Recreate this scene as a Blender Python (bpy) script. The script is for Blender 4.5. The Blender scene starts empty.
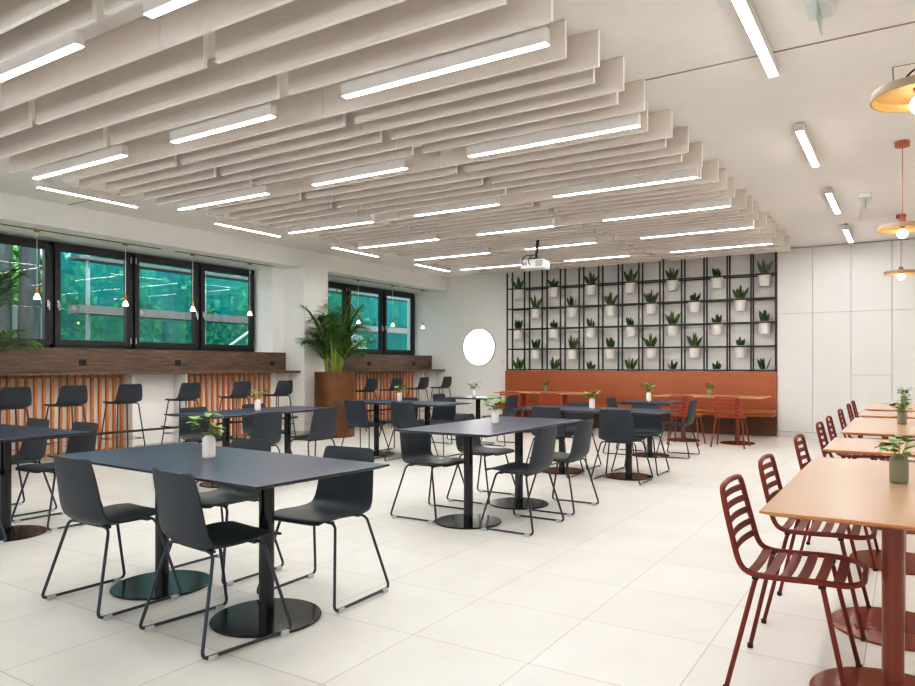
import bpy, bmesh, math, random
from mathutils import Vector, Matrix
random.seed(7)
scene = bpy.context.scene
C = scene.collection
PI = math.pi
R = math.radians

# ------------------------------------------------------------------ materials
def mk(name, rgb, rough=.5, metal=0., spec=.5, noise=0., nscale=20., emit=None, estr=0., trans=0., coat=0., stretch=None, rgb2=None, bump=0.):
    m = bpy.data.materials.new(name); m.use_nodes = True
    nt = m.node_tree; b = nt.nodes['Principled BSDF']
    def lin(c): return tuple(((v/255)/12.92 if v/255 <= .04045 else ((v/255+.055)/1.055)**2.4) for v in c) + (1,)
    c = lin(rgb)
    b.inputs['Base Color'].default_value = c
    b.inputs['Roughness'].default_value = rough
    b.inputs['Metallic'].default_value = metal
    b.inputs['Specular IOR Level'].default_value = spec
    if coat: b.inputs['Coat Weight'].default_value = coat; b.inputs['Coat Roughness'].default_value = .08
    if trans: b.inputs['Transmission Weight'].default_value = trans
    if emit: b.inputs['Emission Color'].default_value = lin(emit); b.inputs['Emission Strength'].default_value = estr
    if noise or rgb2:
        tc = nt.nodes.new('ShaderNodeTexCoord'); mp = nt.nodes.new('ShaderNodeMapping'); nz = nt.nodes.new('ShaderNodeTexNoise')
        nz.inputs['Scale'].default_value = nscale; nz.inputs['Detail'].default_value = 5
        if stretch: mp.inputs['Scale'].default_value = stretch
        nt.links.new(tc.outputs['Object'], mp.inputs['Vector']); nt.links.new(mp.outputs['Vector'], nz.inputs['Vector'])
        cr = nt.nodes.new('ShaderNodeValToRGB')
        if rgb2: c2 = lin(rgb2); c1 = c
        else:
            c1 = tuple(min(1, v*(1-noise)) for v in c[:3])+(1,); c2 = tuple(min(1, v*(1+noise)) for v in c[:3])+(1,)
        cr.color_ramp.elements[0].position = .3; cr.color_ramp.elements[1].position = .7
        cr.color_ramp.elements[0].color = c1; cr.color_ramp.elements[1].color = c2
        nt.links.new(nz.outputs['Fac'], cr.inputs['Fac']); nt.links.new(cr.outputs['Color'], b.inputs['Base Color'])
        if bump:
            bp = nt.nodes.new('ShaderNodeBump'); bp.inputs['Strength'].default_value = bump; bp.inputs['Distance'].default_value = .01
            nt.links.new(nz.outputs['Fac'], bp.inputs['Height']); nt.links.new(bp.outputs['Normal'], b.inputs['Normal'])
    return m

M = dict(
    wall=mk('wall_paint', (245, 243, 240), .7, noise=.015, nscale=8),
    ceiling=mk('ceiling_paint', (247, 243, 238), .8, noise=.015, nscale=6),
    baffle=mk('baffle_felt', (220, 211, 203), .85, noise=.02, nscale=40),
    baffle_edge=mk('baffle_edge_lit', (252, 247, 239), .8, noise=.01, nscale=40),  # same baffle, floor bounce on bottoms and ends put into a brighter colour
    shell=mk('shell_plastic', (32, 41, 51), .48, noise=.05, nscale=120),
    frame=mk('chair_frame_metal', (50, 58, 68), .42, .3),
    glide=mk('clear_glide_plastic', (185, 188, 190), .3),
    navy=mk('navy_laminate', (22, 35, 66), .28, spec=.5, noise=.04, nscale=2),
    black_gloss=mk('black_lacquer', (11, 11, 16), .16, spec=.5, noise=.05, nscale=2),
    tan=mk('tan_laminate', (198, 163, 138), .2, spec=.5, noise=.03, nscale=14, stretch=(1, 8, 1)),
    tan_edge=mk('tan_edge', (186, 128, 82), .4, noise=.05, nscale=20),
    terra=mk('terracotta_powder_coat', (116, 44, 31), .48, metal=.0, spec=.3, noise=.04, nscale=60),
    terra_gloss=mk('terracotta_lacquer', (122, 56, 36), .25, .1, noise=.04, nscale=30),
    rust=mk('orange_powder_coat', (142, 58, 34), .45, .1, noise=.04, nscale=60),
    rubber=mk('black_rubber', (22, 20, 20), .7, noise=.1, nscale=60),
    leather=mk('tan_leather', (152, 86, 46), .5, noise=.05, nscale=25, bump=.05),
    leather_shaded=mk('shaded_leather', (108, 66, 34), .5, noise=.06, nscale=25),  # bench leather with the shade under the seat put into the colour
    wood=mk('dark_walnut', (70, 53, 43), .45, rgb2=(122, 97, 80), nscale=5, stretch=(14, .9, 14)),
    slat=mk('oak_slat', (188, 116, 62), .45, rgb2=(212, 142, 84), nscale=6, stretch=(10, 10, .8)),
    black=mk('black_powder_coat', (24, 23, 24), .45, .2, noise=.1, nscale=40),
    corten=mk('rusted_steel', (84, 50, 25), .5, .2, rgb2=(110, 68, 34), nscale=3.5),
    ceramic=mk('white_ceramic', (236, 230, 222), .4, noise=.02, nscale=20),
    pot=mk('white_pot_plastic', (240, 236, 234), .45, noise=.02, nscale=20),
    sage=mk('sage_ceramic', (124, 123, 98), .5, noise=.04, nscale=20),
    leaf=mk('green_leaf', (58, 112, 28), .42, rgb2=(108, 158, 50), nscale=14),
    snake=mk('snake_plant_leaf', (34, 60, 28), .42, rgb2=(98, 120, 52), nscale=26),
    snake_dark=mk('snake_plant_dark_leaf', (24, 48, 26), .42, rgb2=(52, 84, 42), nscale=26),
    palm=mk('palm_leaf', (46, 92, 26), .5, rgb2=(92, 140, 48), nscale=5),
    palm_stem=mk('palm_stem', (128, 148, 50), .5, rgb2=(170, 180, 80), nscale=8),
    soil=mk('dark_soil', (52, 40, 30), .9, noise=.3, nscale=60),
    strip=mk('light_diffuser', (255, 252, 246), .5, emit=(255, 251, 246), estr=56),
    housing=mk('white_aluminium', (212, 206, 202), .4, noise=.02, nscale=20),
    disc=mk('lamp_disc', (255, 253, 250), .4, emit=(255, 250, 244), estr=2.2),
    brass=mk('brass', (170, 130, 60), .3, .9, noise=.05, nscale=30),
    copper=mk('copper', (166, 96, 74), .4, .4, noise=.05, nscale=30),
    taupe=mk('taupe_lacquer', (160, 140, 120), .45, .2, noise=.04, nscale=20),
    gold=mk('gold_leaf_lining', (226, 192, 140), .35, .45, noise=.12, nscale=9, stretch=(1, 1, 4)),
    bulb=mk('lit_bulb', (255, 244, 220), .3, emit=(255, 236, 205), estr=9),
    glow_glass=mk('small_bulb_glass', (255, 255, 250), .1, emit=(255, 246, 230), estr=1.3),
    winframe=mk('anthracite_frame', (20, 21, 24), .45, noise=.06, nscale=30),
    chrome=mk('brushed_steel', (200, 200, 204), .3, .8, noise=.05, nscale=60),
    door=mk('white_cabinet_front', (214, 212, 211), .5, noise=.012, nscale=6),
    gap=mk('shadow_gap', (150, 142, 132), .8, noise=.05, nscale=20),
    dark_slot=mk('dark_slot', (40, 38, 36), .8, noise=.05, nscale=20),
    plastic=mk('white_plastic', (230, 230, 232), .35, noise=.02, nscale=20),
    grille=mk('grey_grille', (170, 170, 172), .5, noise=.1, nscale=60),
    blue=mk('blue_socket', (90, 120, 190), .4, noise=.05), yellow=mk('yellow_socket', (220, 190, 80), .4, noise=.05),
    skirting=mk('grey_skirting', (205, 200, 192), .5, noise=.03, nscale=15),
    bark=mk('tree_bark', (70, 72, 74), .85, rgb2=(104, 106, 106), nscale=4, stretch=(4, 4, .7)),
    foliage=mk('tree_foliage', (52, 116, 34), .6, rgb2=(128, 186, 62), nscale=2.2),
    foliage2=mk('tree_foliage_dark', (34, 90, 44), .6, rgb2=(80, 150, 62), nscale=2.2),
    concrete=mk('pale_concrete', (168, 168, 162), .85, noise=.08, nscale=3),
    steel=mk('galvanised_pole', (150, 168, 176), .45, .4, noise=.08, nscale=20),
    board=mk('scaffold_board', (96, 100, 98), .8, noise=.15, nscale=6),
    grass=mk('grass_ground', (70, 96, 48), .9, noise=.25, nscale=5),
    green_plate=mk('green_glass_plate', (150, 190, 168), .2, noise=.05),
)
for k in ('foliage', 'foliage2', 'leaf', 'palm'):
    M[k].node_tree.nodes['Principled BSDF'].inputs['Subsurface Weight'].default_value = 0

def glass_mat():
    m = bpy.data.materials.new('window_glass'); m.use_nodes = True; nt = m.node_tree; nt.nodes.clear()
    o = nt.nodes.new('ShaderNodeOutputMaterial'); mx = nt.nodes.new('ShaderNodeMixShader')
    t = nt.nodes.new('ShaderNodeBsdfTransparent'); g = nt.nodes.new('ShaderNodeBsdfGlossy'); f = nt.nodes.new('ShaderNodeFresnel')
    ma = nt.nodes.new('ShaderNodeMath'); ma.operation = 'MULTIPLY'; ma.inputs[1].default_value = 1.6
    t.inputs['Color'].default_value = (.93, .96, .95, 1); g.inputs['Roughness'].default_value = 0; f.inputs['IOR'].default_value = 1.5
    nt.links.new(f.outputs[0], ma.inputs[0]); nt.links.new(ma.outputs[0], mx.inputs[0])
    nt.links.new(t.outputs[0], mx.inputs[1]); nt.links.new(g.outputs[0], mx.inputs[2]); nt.links.new(mx.outputs[0], o.inputs[0])
    return m
M['glass'] = glass_mat()

def net_mat():
    m = bpy.data.materials.new('teal_scaffold_net'); m.use_nodes = True; nt = m.node_tree; nt.nodes.clear()
    o = nt.nodes.new('ShaderNodeOutputMaterial'); mx = nt.nodes.new('ShaderNodeMixShader')
    t = nt.nodes.new('ShaderNodeBsdfTransparent'); d = nt.nodes.new('ShaderNodeBsdfTranslucent'); d2 = nt.nodes.new('ShaderNodeBsdfDiffuse')
    ad = nt.nodes.new('ShaderNodeMixShader'); ad.inputs[0].default_value = .5
    nz = nt.nodes.new('ShaderNodeTexNoise'); nz.inputs['Scale'].default_value = 1.1; mr = nt.nodes.new('ShaderNodeMapRange')
    mr.inputs[1].default_value = .3; mr.inputs[2].default_value = .7; mr.inputs[3].default_value = .4; mr.inputs[4].default_value = .76
    t.inputs['Color'].default_value = (.42, .74, .72, 1)
    d.inputs['Color'].default_value = (.0, .30, .40, 1); d2.inputs['Color'].default_value = (.0, .26, .34, 1)
    nt.links.new(d.outputs[0], ad.inputs[1]); nt.links.new(d2.outputs[0], ad.inputs[2])
    nt.links.new(nz.outputs['Fac'], mr.inputs[0]); nt.links.new(mr.outputs[0], mx.inputs[0])
    nt.links.new(t.outputs[0], mx.inputs[1]); nt.links.new(ad.outputs[0], mx.inputs[2]); nt.links.new(mx.outputs[0], o.inputs[0])
    return m
M['net'] = net_mat()

def floor_mat():
    m = mk('floor_tiles', (226, 219, 206), .36, spec=.4); nt = m.node_tree; b = nt.nodes['Principled BSDF']
    geo = nt.nodes.new('ShaderNodeNewGeometry'); mp = nt.nodes.new('ShaderNodeMapping')
    mp.inputs['Location'].default_value = (1.361+.6*40, -2.644+.6*40, 0)
    br = nt.nodes.new('ShaderNodeTexBrick'); br.offset = 0; br.squash = 1
    br.inputs['Scale'].default_value = 1; br.inputs['Brick Width'].default_value = .6; br.inputs['Row Height'].default_value = .6
    br.inputs['Mortar Size'].default_value = .0022; br.inputs['Mortar Smooth'].default_value = .1; br.inputs['Bias'].default_value = 0
    br.inputs['Color1'].default_value = (.70, .688, .655, 1); br.inputs['Color2'].default_value = (.66, .648, .615, 1); br.inputs['Mortar'].default_value = (.40, .345, .285, 1)
    nt.links.new(geo.outputs['Position'], mp.inputs['Vector']); nt.links.new(mp.outputs['Vector'], br.inputs['Vector'])
    nz = nt.nodes.new('ShaderNodeTexNoise'); nz.inputs['Scale'].default_value = 3.2; nz.inputs['Detail'].default_value = 8
    nt.links.new(geo.outputs['Position'], nz.inputs['Vector'])
    mr = nt.nodes.new('ShaderNodeMapRange'); mr.inputs[1].default_value = .3; mr.inputs[2].default_value = .7; mr.inputs[3].default_value = .95; mr.inputs[4].default_value = 1.04
    nt.links.new(nz.outputs['Fac'], mr.inputs[0])
    mu = nt.nodes.new('ShaderNodeMix'); mu.data_type = 'RGBA'; mu.blend_type = 'MULTIPLY'; mu.inputs[0].default_value = 1
    nt.links.new(br.outputs['Color'], mu.inputs[6]); nt.links.new(mr.outputs[0], mu.inputs[7]); nt.links.new(mu.outputs[2], b.inputs['Base Color'])
    return m
M['floor'] = floor_mat()

# ------------------------------------------------------------------ mesh helpers
def BM(): return bmesh.new()
def obj(name, bm, mat, parent=None, smooth=None, loc=None, recalc=True):
    me = bpy.data.meshes.new(name)
    if recalc: bmesh.ops.recalc_face_normals(bm, faces=bm.faces[:])
    bm.to_mesh(me); bm.free()
    mats = mat if isinstance(mat, (list, tuple)) else [mat]
    for m in mats: me.materials.append(M[m] if isinstance(m, str) else m)
    if smooth:
        me.polygons.foreach_set('use_smooth', [True]*len(me.polygons))
        if smooth is not True:
            me.set_sharp_from_angle(angle=R(smooth))
    o = bpy.data.objects.new(name, me); C.objects.link(o)
    if parent: o.parent = parent
    if loc: o.location = loc
    return o
def tag(o, label, cat, group=None, kind=None):
    if label: o['label'] = label
    if cat: o['category'] = cat
    if group: o['group'] = group
    if kind: o['kind'] = kind
    return o
def thing(name, label, cat, loc=(0, 0, 0), rz=0, group=None):
    o = bpy.data.objects.new(name, None); o.empty_display_size = .1; C.objects.link(o)
    o.location = loc; o.rotation_euler = (0, 0, rz)
    return tag(o, label, cat, group)
def struct(name, bm, mat, smooth=None):
    o = obj(name, bm, mat, None, smooth); o['kind'] = 'structure'; return o
def copy_tree(root, loc, rz=0, label=None, group=None):
    r = root.copy(); C.objects.link(r); r.location = loc; r.rotation_euler = (0, 0, rz)
    if label: r['label'] = label
    if group: r['group'] = group
    for ch in list(root.children):
        c = ch.copy(); C.objects.link(c); c.parent = r
        for g in list(ch.children):
            d = g.copy(); C.objects.link(d); d.parent = c
    return r
def box(bm, a, b, bev=0, mi=0):
    x0, y0, z0 = a; x1, y1, z1 = b
    x0, x1 = min(x0, x1), max(x0, x1); y0, y1 = min(y0, y1), max(y0, y1); z0, z1 = min(z0, z1), max(z0, z1)
    vs = [bm.verts.new(p) for p in ((x0,y0,z0),(x1,y0,z0),(x1,y1,z0),(x0,y1,z0),(x0,y0,z1),(x1,y0,z1),(x1,y1,z1),(x0,y1,z1))]
    fs = [bm.faces.new([vs[i] for i in f]) for f in ((3,2,1,0),(4,5,6,7),(0,1,5,4),(1,2,6,5),(2,3,7,6),(3,0,4,7))]
    for f in fs: f.material_index = mi
    if bev:
        es = list({e for f in fs for e in f.edges})
        bmesh.ops.bevel(bm, geom=es, offset=bev, segments=2, affect='EDGES', profile=.5)
    return bm
def lathe(bm, prof, c=(0, 0, 0), n=24, cap=True, mi=0):
    rings = []
    for r, z in prof:
        rings.append([bm.verts.new((c[0]+r*math.cos(2*PI*i/n), c[1]+r*math.sin(2*PI*i/n), c[2]+z)) for i in range(n)])
    for a, b in zip(rings, rings[1:]):
        for i in range(n):
            f = bm.faces.new((a[i], a[(i+1) % n], b[(i+1) % n], b[i])); f.material_index = mi
    if cap:
        f = bm.faces.new(rings[0][::-1]); f.material_index = mi
        f = bm.faces.new(rings[-1]); f.material_index = mi
    return bm
def fillet(pts, r, seg=5, closed=False):
    pts = [Vector(p) for p in pts]; out = []; n = len(pts)
    for i in range(n):
        if not closed and i in (0, n-1): out.append(pts[i]); continue
        p = pts[i]; a = (pts[i-1]-p); b = (pts[(i+1) % n]-p)
        rr = min(r, a.length*.48, b.length*.48)
        p0 = p+a.normalized()*rr; p1 = p+b.normalized()*rr
        for k in range(seg+1):
            t = k/seg; out.append(p0*(1-t)**2+p*2*t*(1-t)+p1*t*t)
    return out
def tube(bm, pts, r, n=8, closed=False, cap=True, mi=0):
    pts = [Vector(p) for p in pts]; N = len(pts)
    tang = []
    for i in range(N):
        a = pts[i-1] if (i > 0 or closed) else pts[0]; b = pts[(i+1) % N] if (i < N-1 or closed) else pts[-1]
        tang.append((b-a).normalized())
    up = Vector((0, 0, 1)) if abs(tang[0].z) < .9 else Vector((1, 0, 0))
    nrm = tang[0].cross(up).normalized(); rings = []
    for i in range(N):
        nrm = (nrm - tang[i]*nrm.dot(tang[i])).normalized(); bi = tang[i].cross(nrm)
        rr = r[i] if isinstance(r, (list, tuple)) else r
        rings.append([bm.verts.new(pts[i]+(nrm*math.cos(2*PI*k/n)+bi*math.sin(2*PI*k/n))*rr) for k in range(n)])
    for i in range(N if closed else N-1):
        a = rings[i]; b = rings[(i+1) % N]
        sh = 0
        if closed and i == N-1:
            sh = min(range(n), key=lambda s: (a[0].co-b[s].co).length)
        for k in range(n):
            f = bm.faces.new((a[k], a[(k+1) % n], b[(k+1+sh) % n], b[(k+sh) % n])); f.material_index = mi
    if cap and not closed:
        bm.faces.new(rings[0][::-1]).material_index = mi; bm.faces.new(rings[-1]).material_index = mi
    return bm
def catmull(ps, n):
    out = []; P = [ps[0]]+list(ps)+[ps[-1]]
    for i in range(1, len(P)-2):
        for k in range(n):
            t = k/n; a, b, c, d = P[i-1], P[i], P[i+1], P[i+2]
            out.append(tuple(.5*(2*b[j]+(c[j]-a[j])*t+(2*a[j]-5*b[j]+4*c[j]-d[j])*t*t+(3*b[j]-a[j]-3*c[j]+d[j])*t**3) for j in range(len(b))))
    out.append(tuple(ps[-1])); return out
def shell_surface(bm, prof, th=.011, nu=12, per=4):
    """prof: (y, z, half width, edge curl) from the front lip round to the top of the back."""
    P = catmull(prof, per); N = len(P); top = []; bot = []
    for i in range(N):
        a = P[max(0, i-1)]; b = P[min(N-1, i+1)]
        d = Vector((0, b[0]-a[0], b[1]-a[1])).normalized()
        nn = Vector((0, d.z, -d.y)); nn = -nn if nn.z < -.2 or (nn.y < 0 and abs(nn.z) < .95 and i > N//2) else nn
        if i <= N//3 and nn.z < 0: nn = -nn
        y, z, hw, cu = P[i]; rt = []; rb = []
        for k in range(nu+1):
            s = -1+2*k/nu
            e = abs(s)
            p = Vector((s*hw, y, z))+nn*cu*(e**2.4)
            rt.append(bm.verts.new(p)); rb.append(bm.verts.new(p-nn*th*(1 if e < .95 else .7)))
        top.append(rt); bot.append(rb)
    for i in range(N-1):
        for k in range(nu):
            bm.faces.new((top[i][k], top[i][k+1], top[i+1][k+1], top[i+1][k]))
            bm.faces.new((bot[i][k], bot[i+1][k], bot[i+1][k+1], bot[i][k+1]))
        bm.faces.new((top[i][0], top[i+1][0], bot[i+1][0], bot[i][0])); bm.faces.new((top[i][nu], bot[i][nu], bot[i+1][nu], top[i+1][nu]))
    for i in (0, N-1):
        for k in range(nu): bm.faces.new((top[i][k], bot[i][k], bot[i][k+1], top[i][k+1]))
    return bm
def leaf(bm, base, d, L, W, bend=.3, up=None, n=4, mi=0, fold=.15):
    d = Vector(d).normalized(); base = Vector(base); up = Vector(up or (0, 0, 1))
    side = d.cross(up)
    side = side.normalized() if side.length > 1e-3 else Vector((1, 0, 0))
    nn = side.cross(d).normalized(); rows = []
    for i in range(n+1):
        t = i/n; w = W*.5*math.sin(PI*min(1, .12+t*.88))**.8 if i < n else 0
        c = base+d*(L*t)-nn*(bend*L*t*t)
        rows.append((c, w))
    prev = None
    for c, w in rows:
        cur = (bm.verts.new(c-side*w+nn*w*fold), bm.verts.new(c), bm.verts.new(c+side*w+nn*w*fold))
        if prev:
            for q in (0, 1): bm.faces.new((prev[q], prev[q+1], cur[q+1], cur[q])).material_index = mi
        prev = cur
def blade(bm, base, d, L, W, lean=0., n=5):
    d = Vector(d).normalized(); base = Vector(base)
    side = d.cross(Vector((0, 0, 1))); side = side.normalized() if side.length > .05 else Vector((1, 0, 0))
    rot = Matrix.Rotation(random.uniform(0, PI), 3, d); side = rot @ side; prev = None
    out = Vector((d.x, d.y, 0))
    for i in range(n+1):
        t = i/n; w = W*.5*(.75+.9*t)*(1-t**3.2) if i < n else .001
        c = base+d*L*t+out*lean*t*t*L
        cur = (bm.verts.new(c-side*w), bm.verts.new(c+side*w))
        if prev: bm.faces.new((prev[0], prev[1], cur[1], cur[0]))
        prev = cur

# ------------------------------------------------------------------ camera
cam = bpy.data.cameras.new('camera'); co = bpy.data.objects.new('camera', cam); C.objects.link(co)
co.location = (0, 0, 1.25); co.rotation_euler = (R(90), 0, .551)
cam.sensor_width = 36; cam.sensor_fit = 'HORIZONTAL'; cam.lens = 36*706/915
cam.shift_x = (457.5-475)/915; cam.shift_y = (365.6-343)/915; cam.clip_start = .05; cam.clip_end = 200
scene.camera = co

# ------------------------------------------------------------------ the room
CZ = 3.315            # ceiling height
YB = 13.77            # back wall
XL = -9.2             # face of the columns and beam on the window side
bm = BM(); box(bm, (-10.3, -3.6, -.1), (3.3, 13.8, 0)); struct('floor', bm, 'floor')
bm = BM(); box(bm, (-10.4, -3.6, CZ), (3.3, 13.8, CZ+.15)); struct('ceiling', bm, 'ceiling')
bm = BM(); box(bm, (-10.4, YB, 0), (3.3, YB+.15, CZ)); struct('wall_back', bm, 'wall')
bm = BM(); box(bm, (3.15, -3.5, 0), (3.3, YB, CZ)); struct('wall_right', bm, 'wall')
bm = BM()
for a, b in ((-10.4, -9.2), (-6.4, -5.4), (-2.2, -1.2), (2.4, 3.15)): box(bm, (a, -3.6, .9), (b, -3.45, 2.9))
box(bm, (-10.4, -3.6, 0), (3.15, -3.45, .9)); box(bm, (-10.4, -3.6, 2.9), (3.15, -3.45, CZ))
struct('wall_front', bm, 'wall')
bm = BM()
box(bm, (-10.3, -3.45, 0), (-9.72, YB, 1.47)); box(bm, (-10.3, -3.45, 3.0), (XL, YB, CZ))
box(bm, (-9.72, 9.15, 0), (XL, 9.75, 3.0)); box(bm, (-10.3, 8.88, 1.47), (-9.72, 10.14, 3.0)); box(bm, (-10.3, -3.45, 1.47), (-9.72, 4.08, 3.0))
struct('wall_left', bm, 'wall')
bm = BM(); box(bm, (-9.22, 9.135, 0), (-9.185, 9.765, .08)); box(bm, (-9.7, 9.135, 0), (-9.2, 9.15, .08)); box(bm, (-9.715, 3.0, 0), (-9.70, 9.13, .08)); box(bm, (-9.715, 9.77, 0), (-9.70, YB, .08)); struct('baseboard_left', bm, 'skirting')
bm = BM(); box(bm, (-9.7, YB-.014, 0), (-7.46, YB, .08)); struct('baseboard_back', bm, 'skirting')
bm = BM(); bm2 = bmesh.new()
box(bm, (-9.19, 4.985, CZ-.004), (-1.63, 5.0, CZ+.002)); box(bm, (-1.63, 4.985, CZ-.004), (3.1, 5.0, CZ+.002)); bm2.free()
for v in bm.verts: v.co.y += .025*(v.co.x+9.19)/1  if False else .0
struct('trim_1', bm, 'gap')

# windows -----------------------------------------------------------
def window(name, y0, y1, n, hand):
    root = bpy.data.objects.new(name, None); C.objects.link(root); root['kind'] = 'structure'
    z0, z1, X = 1.49, 2.985, -10.2
    fr = BM()
    box(fr, (X-.05, y0, z0), (X+.02, y1, z0+.06)); box(fr, (X-.05, y0, z1-.06), (X+.02, y1, z1))
    w = (y1-y0)/n
    for i in range(n+1):
        yy = y0+i*w; a = max(y0, yy-.035); b = min(y1, yy+.035)
        box(fr, (X-.05, a, z0), (X+.02, b, z1))
    obj('window_frame', fr, 'winframe', root)
    for i in range(n):
        a = y0+i*w+.03; b = y0+(i+1)*w-.03; sw = .075
        s = BM()
        box(s, (X-.02, a, z0+.05), (X+.06, a+sw, z1-.05), .004); box(s, (X-.02, b-sw, z0+.05), (X+.06, b, z1-.05), .004)
        box(s, (X-.02, a+sw, z0+.05), (X+.06, b-sw, z0+.05+sw), .004); box(s, (X-.02, a+sw, z1-.05-sw), (X+.06, b-sw, z1-.05), .004)
        so = obj('window_sash', s, 'winframe', root)
        g = BM(); g.faces.new([g.verts.new(p) for p in ((X+.016, a+sw, z0+.05+sw), (X+.016, b-sw, z0+.05+sw), (X+.016, b-sw, z1-.05-sw), (X+.016, a+sw, z1-.05-sw))]); obj('pane', g, 'glass', so, None, None, False)
        side = hand[i]
        hy = (b-sw/2) if side > 0 else (a+sw/2)
        h = BM(); box(h, (X+.06, hy-.014, 2.06), (X+.072, hy+.014, 2.16), .004); tube(h, [(X+.07, hy, 2.12), (X+.1, hy, 2.12), (X+.1, hy, 2.02)], .009)
        obj('handle', h, 'chrome', so)
        gy = a+.012 if side > 0 else b-.012
        for zz in (z0+.09, z1-.17):
            g = BM(); tube(g, [(X+.068, gy, zz), (X+.068, gy, zz+.09)], .008); obj('hinge', g, 'chrome', so)
window('window_1', 4.1, 8.87, 4, (1, -1, 1, -1))
window('window_2', 10.15, YB-.01, 3, (-1, 1, -1))
# slots in the soffit over the counter
for i, (a, b) in enumerate(((3.6, 6.55), (6.8, 8.75), (10.1, 12.4), (12.55, 13.45))):
    bm = BM(); box(bm, (-9.575, a, 2.996), (-9.53, b, 3.002))
    struct('trim_%d' % (i+2), bm, ['dark_slot', 'wall'])

# ------------------------------------------------------------------ ceiling baffles
K = .974   # ceiling height relative to the calibrated plane
LY = [2.26, 3.63, 5.22, 6.93, 8.38, 9.82, 11.28]      # light rows
rows = []     # (y, kind) kind L/S
first = [1.3, 1.55, 1.8, 2.02]
rows += [(1.27, 'L'), (1.52, 'S'), (1.77, 'L'), (2.0, 'S'), (2.2, 'L')]
for i in range(len(LY)):
    a = LY[i]+.35; b = (LY[i+1]-.11) if i+1 < len(LY) else 12.6
    n = max(2, round((b-a)/.245))
    if (n % 2) == 0: n += (-1 if n*.245 > (b-a) else 1)
    for k in range(n+1): rows.append((a+(b-a)*k/n, 'S' if k % 2 == 0 else 'L'))
def ordw(n):
    base = ['', 'first', 'second', 'third', 'fourth', 'fifth', 'sixth', 'seventh', 'eighth', 'ninth', 'tenth', 'eleventh', 'twelfth', 'thirteenth', 'fourteenth', 'fifteenth', 'sixteenth', 'seventeenth', 'eighteenth', 'nineteenth']
    tens = {2: 'twent', 3: 'thirt', 4: 'fort', 5: 'fift'}
    if n < 20: return base[n]
    return tens[n//10]+('ieth' if n % 10 == 0 else 'y-'+base[n % 10])
nrow = len(rows)
bproto = {}
def baffle(x0, x1, y, label):
    L = round(x1-x0, 3)
    if L not in bproto:
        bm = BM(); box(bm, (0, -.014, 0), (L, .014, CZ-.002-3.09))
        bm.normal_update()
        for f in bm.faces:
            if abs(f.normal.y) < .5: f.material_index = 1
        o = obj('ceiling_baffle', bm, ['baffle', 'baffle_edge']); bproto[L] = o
        o.location = (x0, y, 3.09)
    else:
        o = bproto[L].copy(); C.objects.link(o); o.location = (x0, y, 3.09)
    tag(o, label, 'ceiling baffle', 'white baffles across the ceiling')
segn = {'R': 'right-hand piece', 'M': 'middle piece', 'L': 'left-hand piece'}
for i, (y, k) in enumerate(rows):
    rk = nrow-i; y *= K
    where = 'in the %s row from the back wall' % ordw(rk)
    if k == 'L': segs = (('R', -3.585, -1.622), ('M', -5.66, -3.695), ('L', -7.32, -5.76))
    else: segs = (('R', -3.692, -1.745), ('M', -5.5, -3.698), ('L', -7.22, -5.506))
    for s, x0, x1 in segs:
        if s == 'L' and y < 1.9 or (s == 'M' and y < 1.3): continue
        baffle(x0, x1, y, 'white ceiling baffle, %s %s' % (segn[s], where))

# ------------------------------------------------------------------ linear lights
LZ = 1.25+1.81*K
lproto = {}
def linear_light(L, loc, rz, label, group, hang=.075, H=.088, W=.055):
    key = (L, hang)
    if key not in lproto:
        t = thing('linear_light', label, 'ceiling light', loc, rz, group); lproto[key] = t
        b = BM(); box(b, (-L/2, -W/2, .0016), (L/2, W/2, H), .002); obj('housing', b, 'housing', t)
        b = BM(); box(b, (-L/2+.004, -W/2+.004, -.0015), (L/2-.004, W/2-.004, .0015)); obj('diffuser', b, 'strip', t)
        if hang > .02:
            for sx in (-1, 1):
                b = BM(); tube(b, [(sx*(L/2-.12), 0, H), (sx*(L/2-.12), 0, H+hang)], .003, 6); obj('cable', b, 'chrome', t)
        else:
            for sx in (-1, 1):
                b = BM(); box(b, (sx*(L/2-.15)-.03, -.02, H), (sx*(L/2-.15)+.03, .02, H+hang)); obj('bracket', b, 'housing', t)
        return t
    return copy_tree(lproto[key], loc, rz, label, group)
HG = CZ-LZ-.088
rown = ['seventh', 'sixth', 'fifth', 'fourth', 'third', 'second', 'first']
for i, y in enumerate(LY):
    y = (y-.03)*K
    for nm, x0, x1 in (('right', -3.25 if i else -3.36, -1.73), ('middle', -5.09 if i else -5.2, -3.93 if i else -3.99), ('left', -7.22, -5.75)):
        if i == 0 and nm == 'left': continue
        linear_light(round((x1-x0)*K, 3), ((x0+x1)/2*K, y, LZ), 0, 'lit linear light under the baffles, %s column, %s row from back wall' % (nm, rown[i]), 'linear lights under the baffles', HG)
for i, (a, b) in enumerate(((3.78, 4.86), (5.93, 7.02), (8.08, 9.17), (10.23, 11.3))):
    linear_light(1.055, (-7.5*K-.03, (a+b)/2*K, LZ), R(90), 'lit linear light running along the window side, %s from the back wall' % ['fourth', 'third', 'second', 'first'][i], 'linear lights along the window side', HG)
for i, (a, b) in enumerate(((3.96, 5.2), (6.52, 7.8), (9.07, 10.35), (11.6, 12.9))):
    linear_light(1.25, (-.79, (a+b)/2, 3.235), R(90), 'linear light fixed to the plain right-hand ceiling, %s from the back wall' % ['fourth', 'third', 'second', 'first'][i], 'surface lights on the right-hand ceiling', .0135, .068, .066)
for y in (2.2, 5.2, 8.2, 11.2):  # extra lights added out of view to help light the room
    linear_light(1.5, (1.9, y, LZ), R(90), 'added unseen linear light outside the picture on the right', 'added unseen linear lights on the far right', HG)

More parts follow.
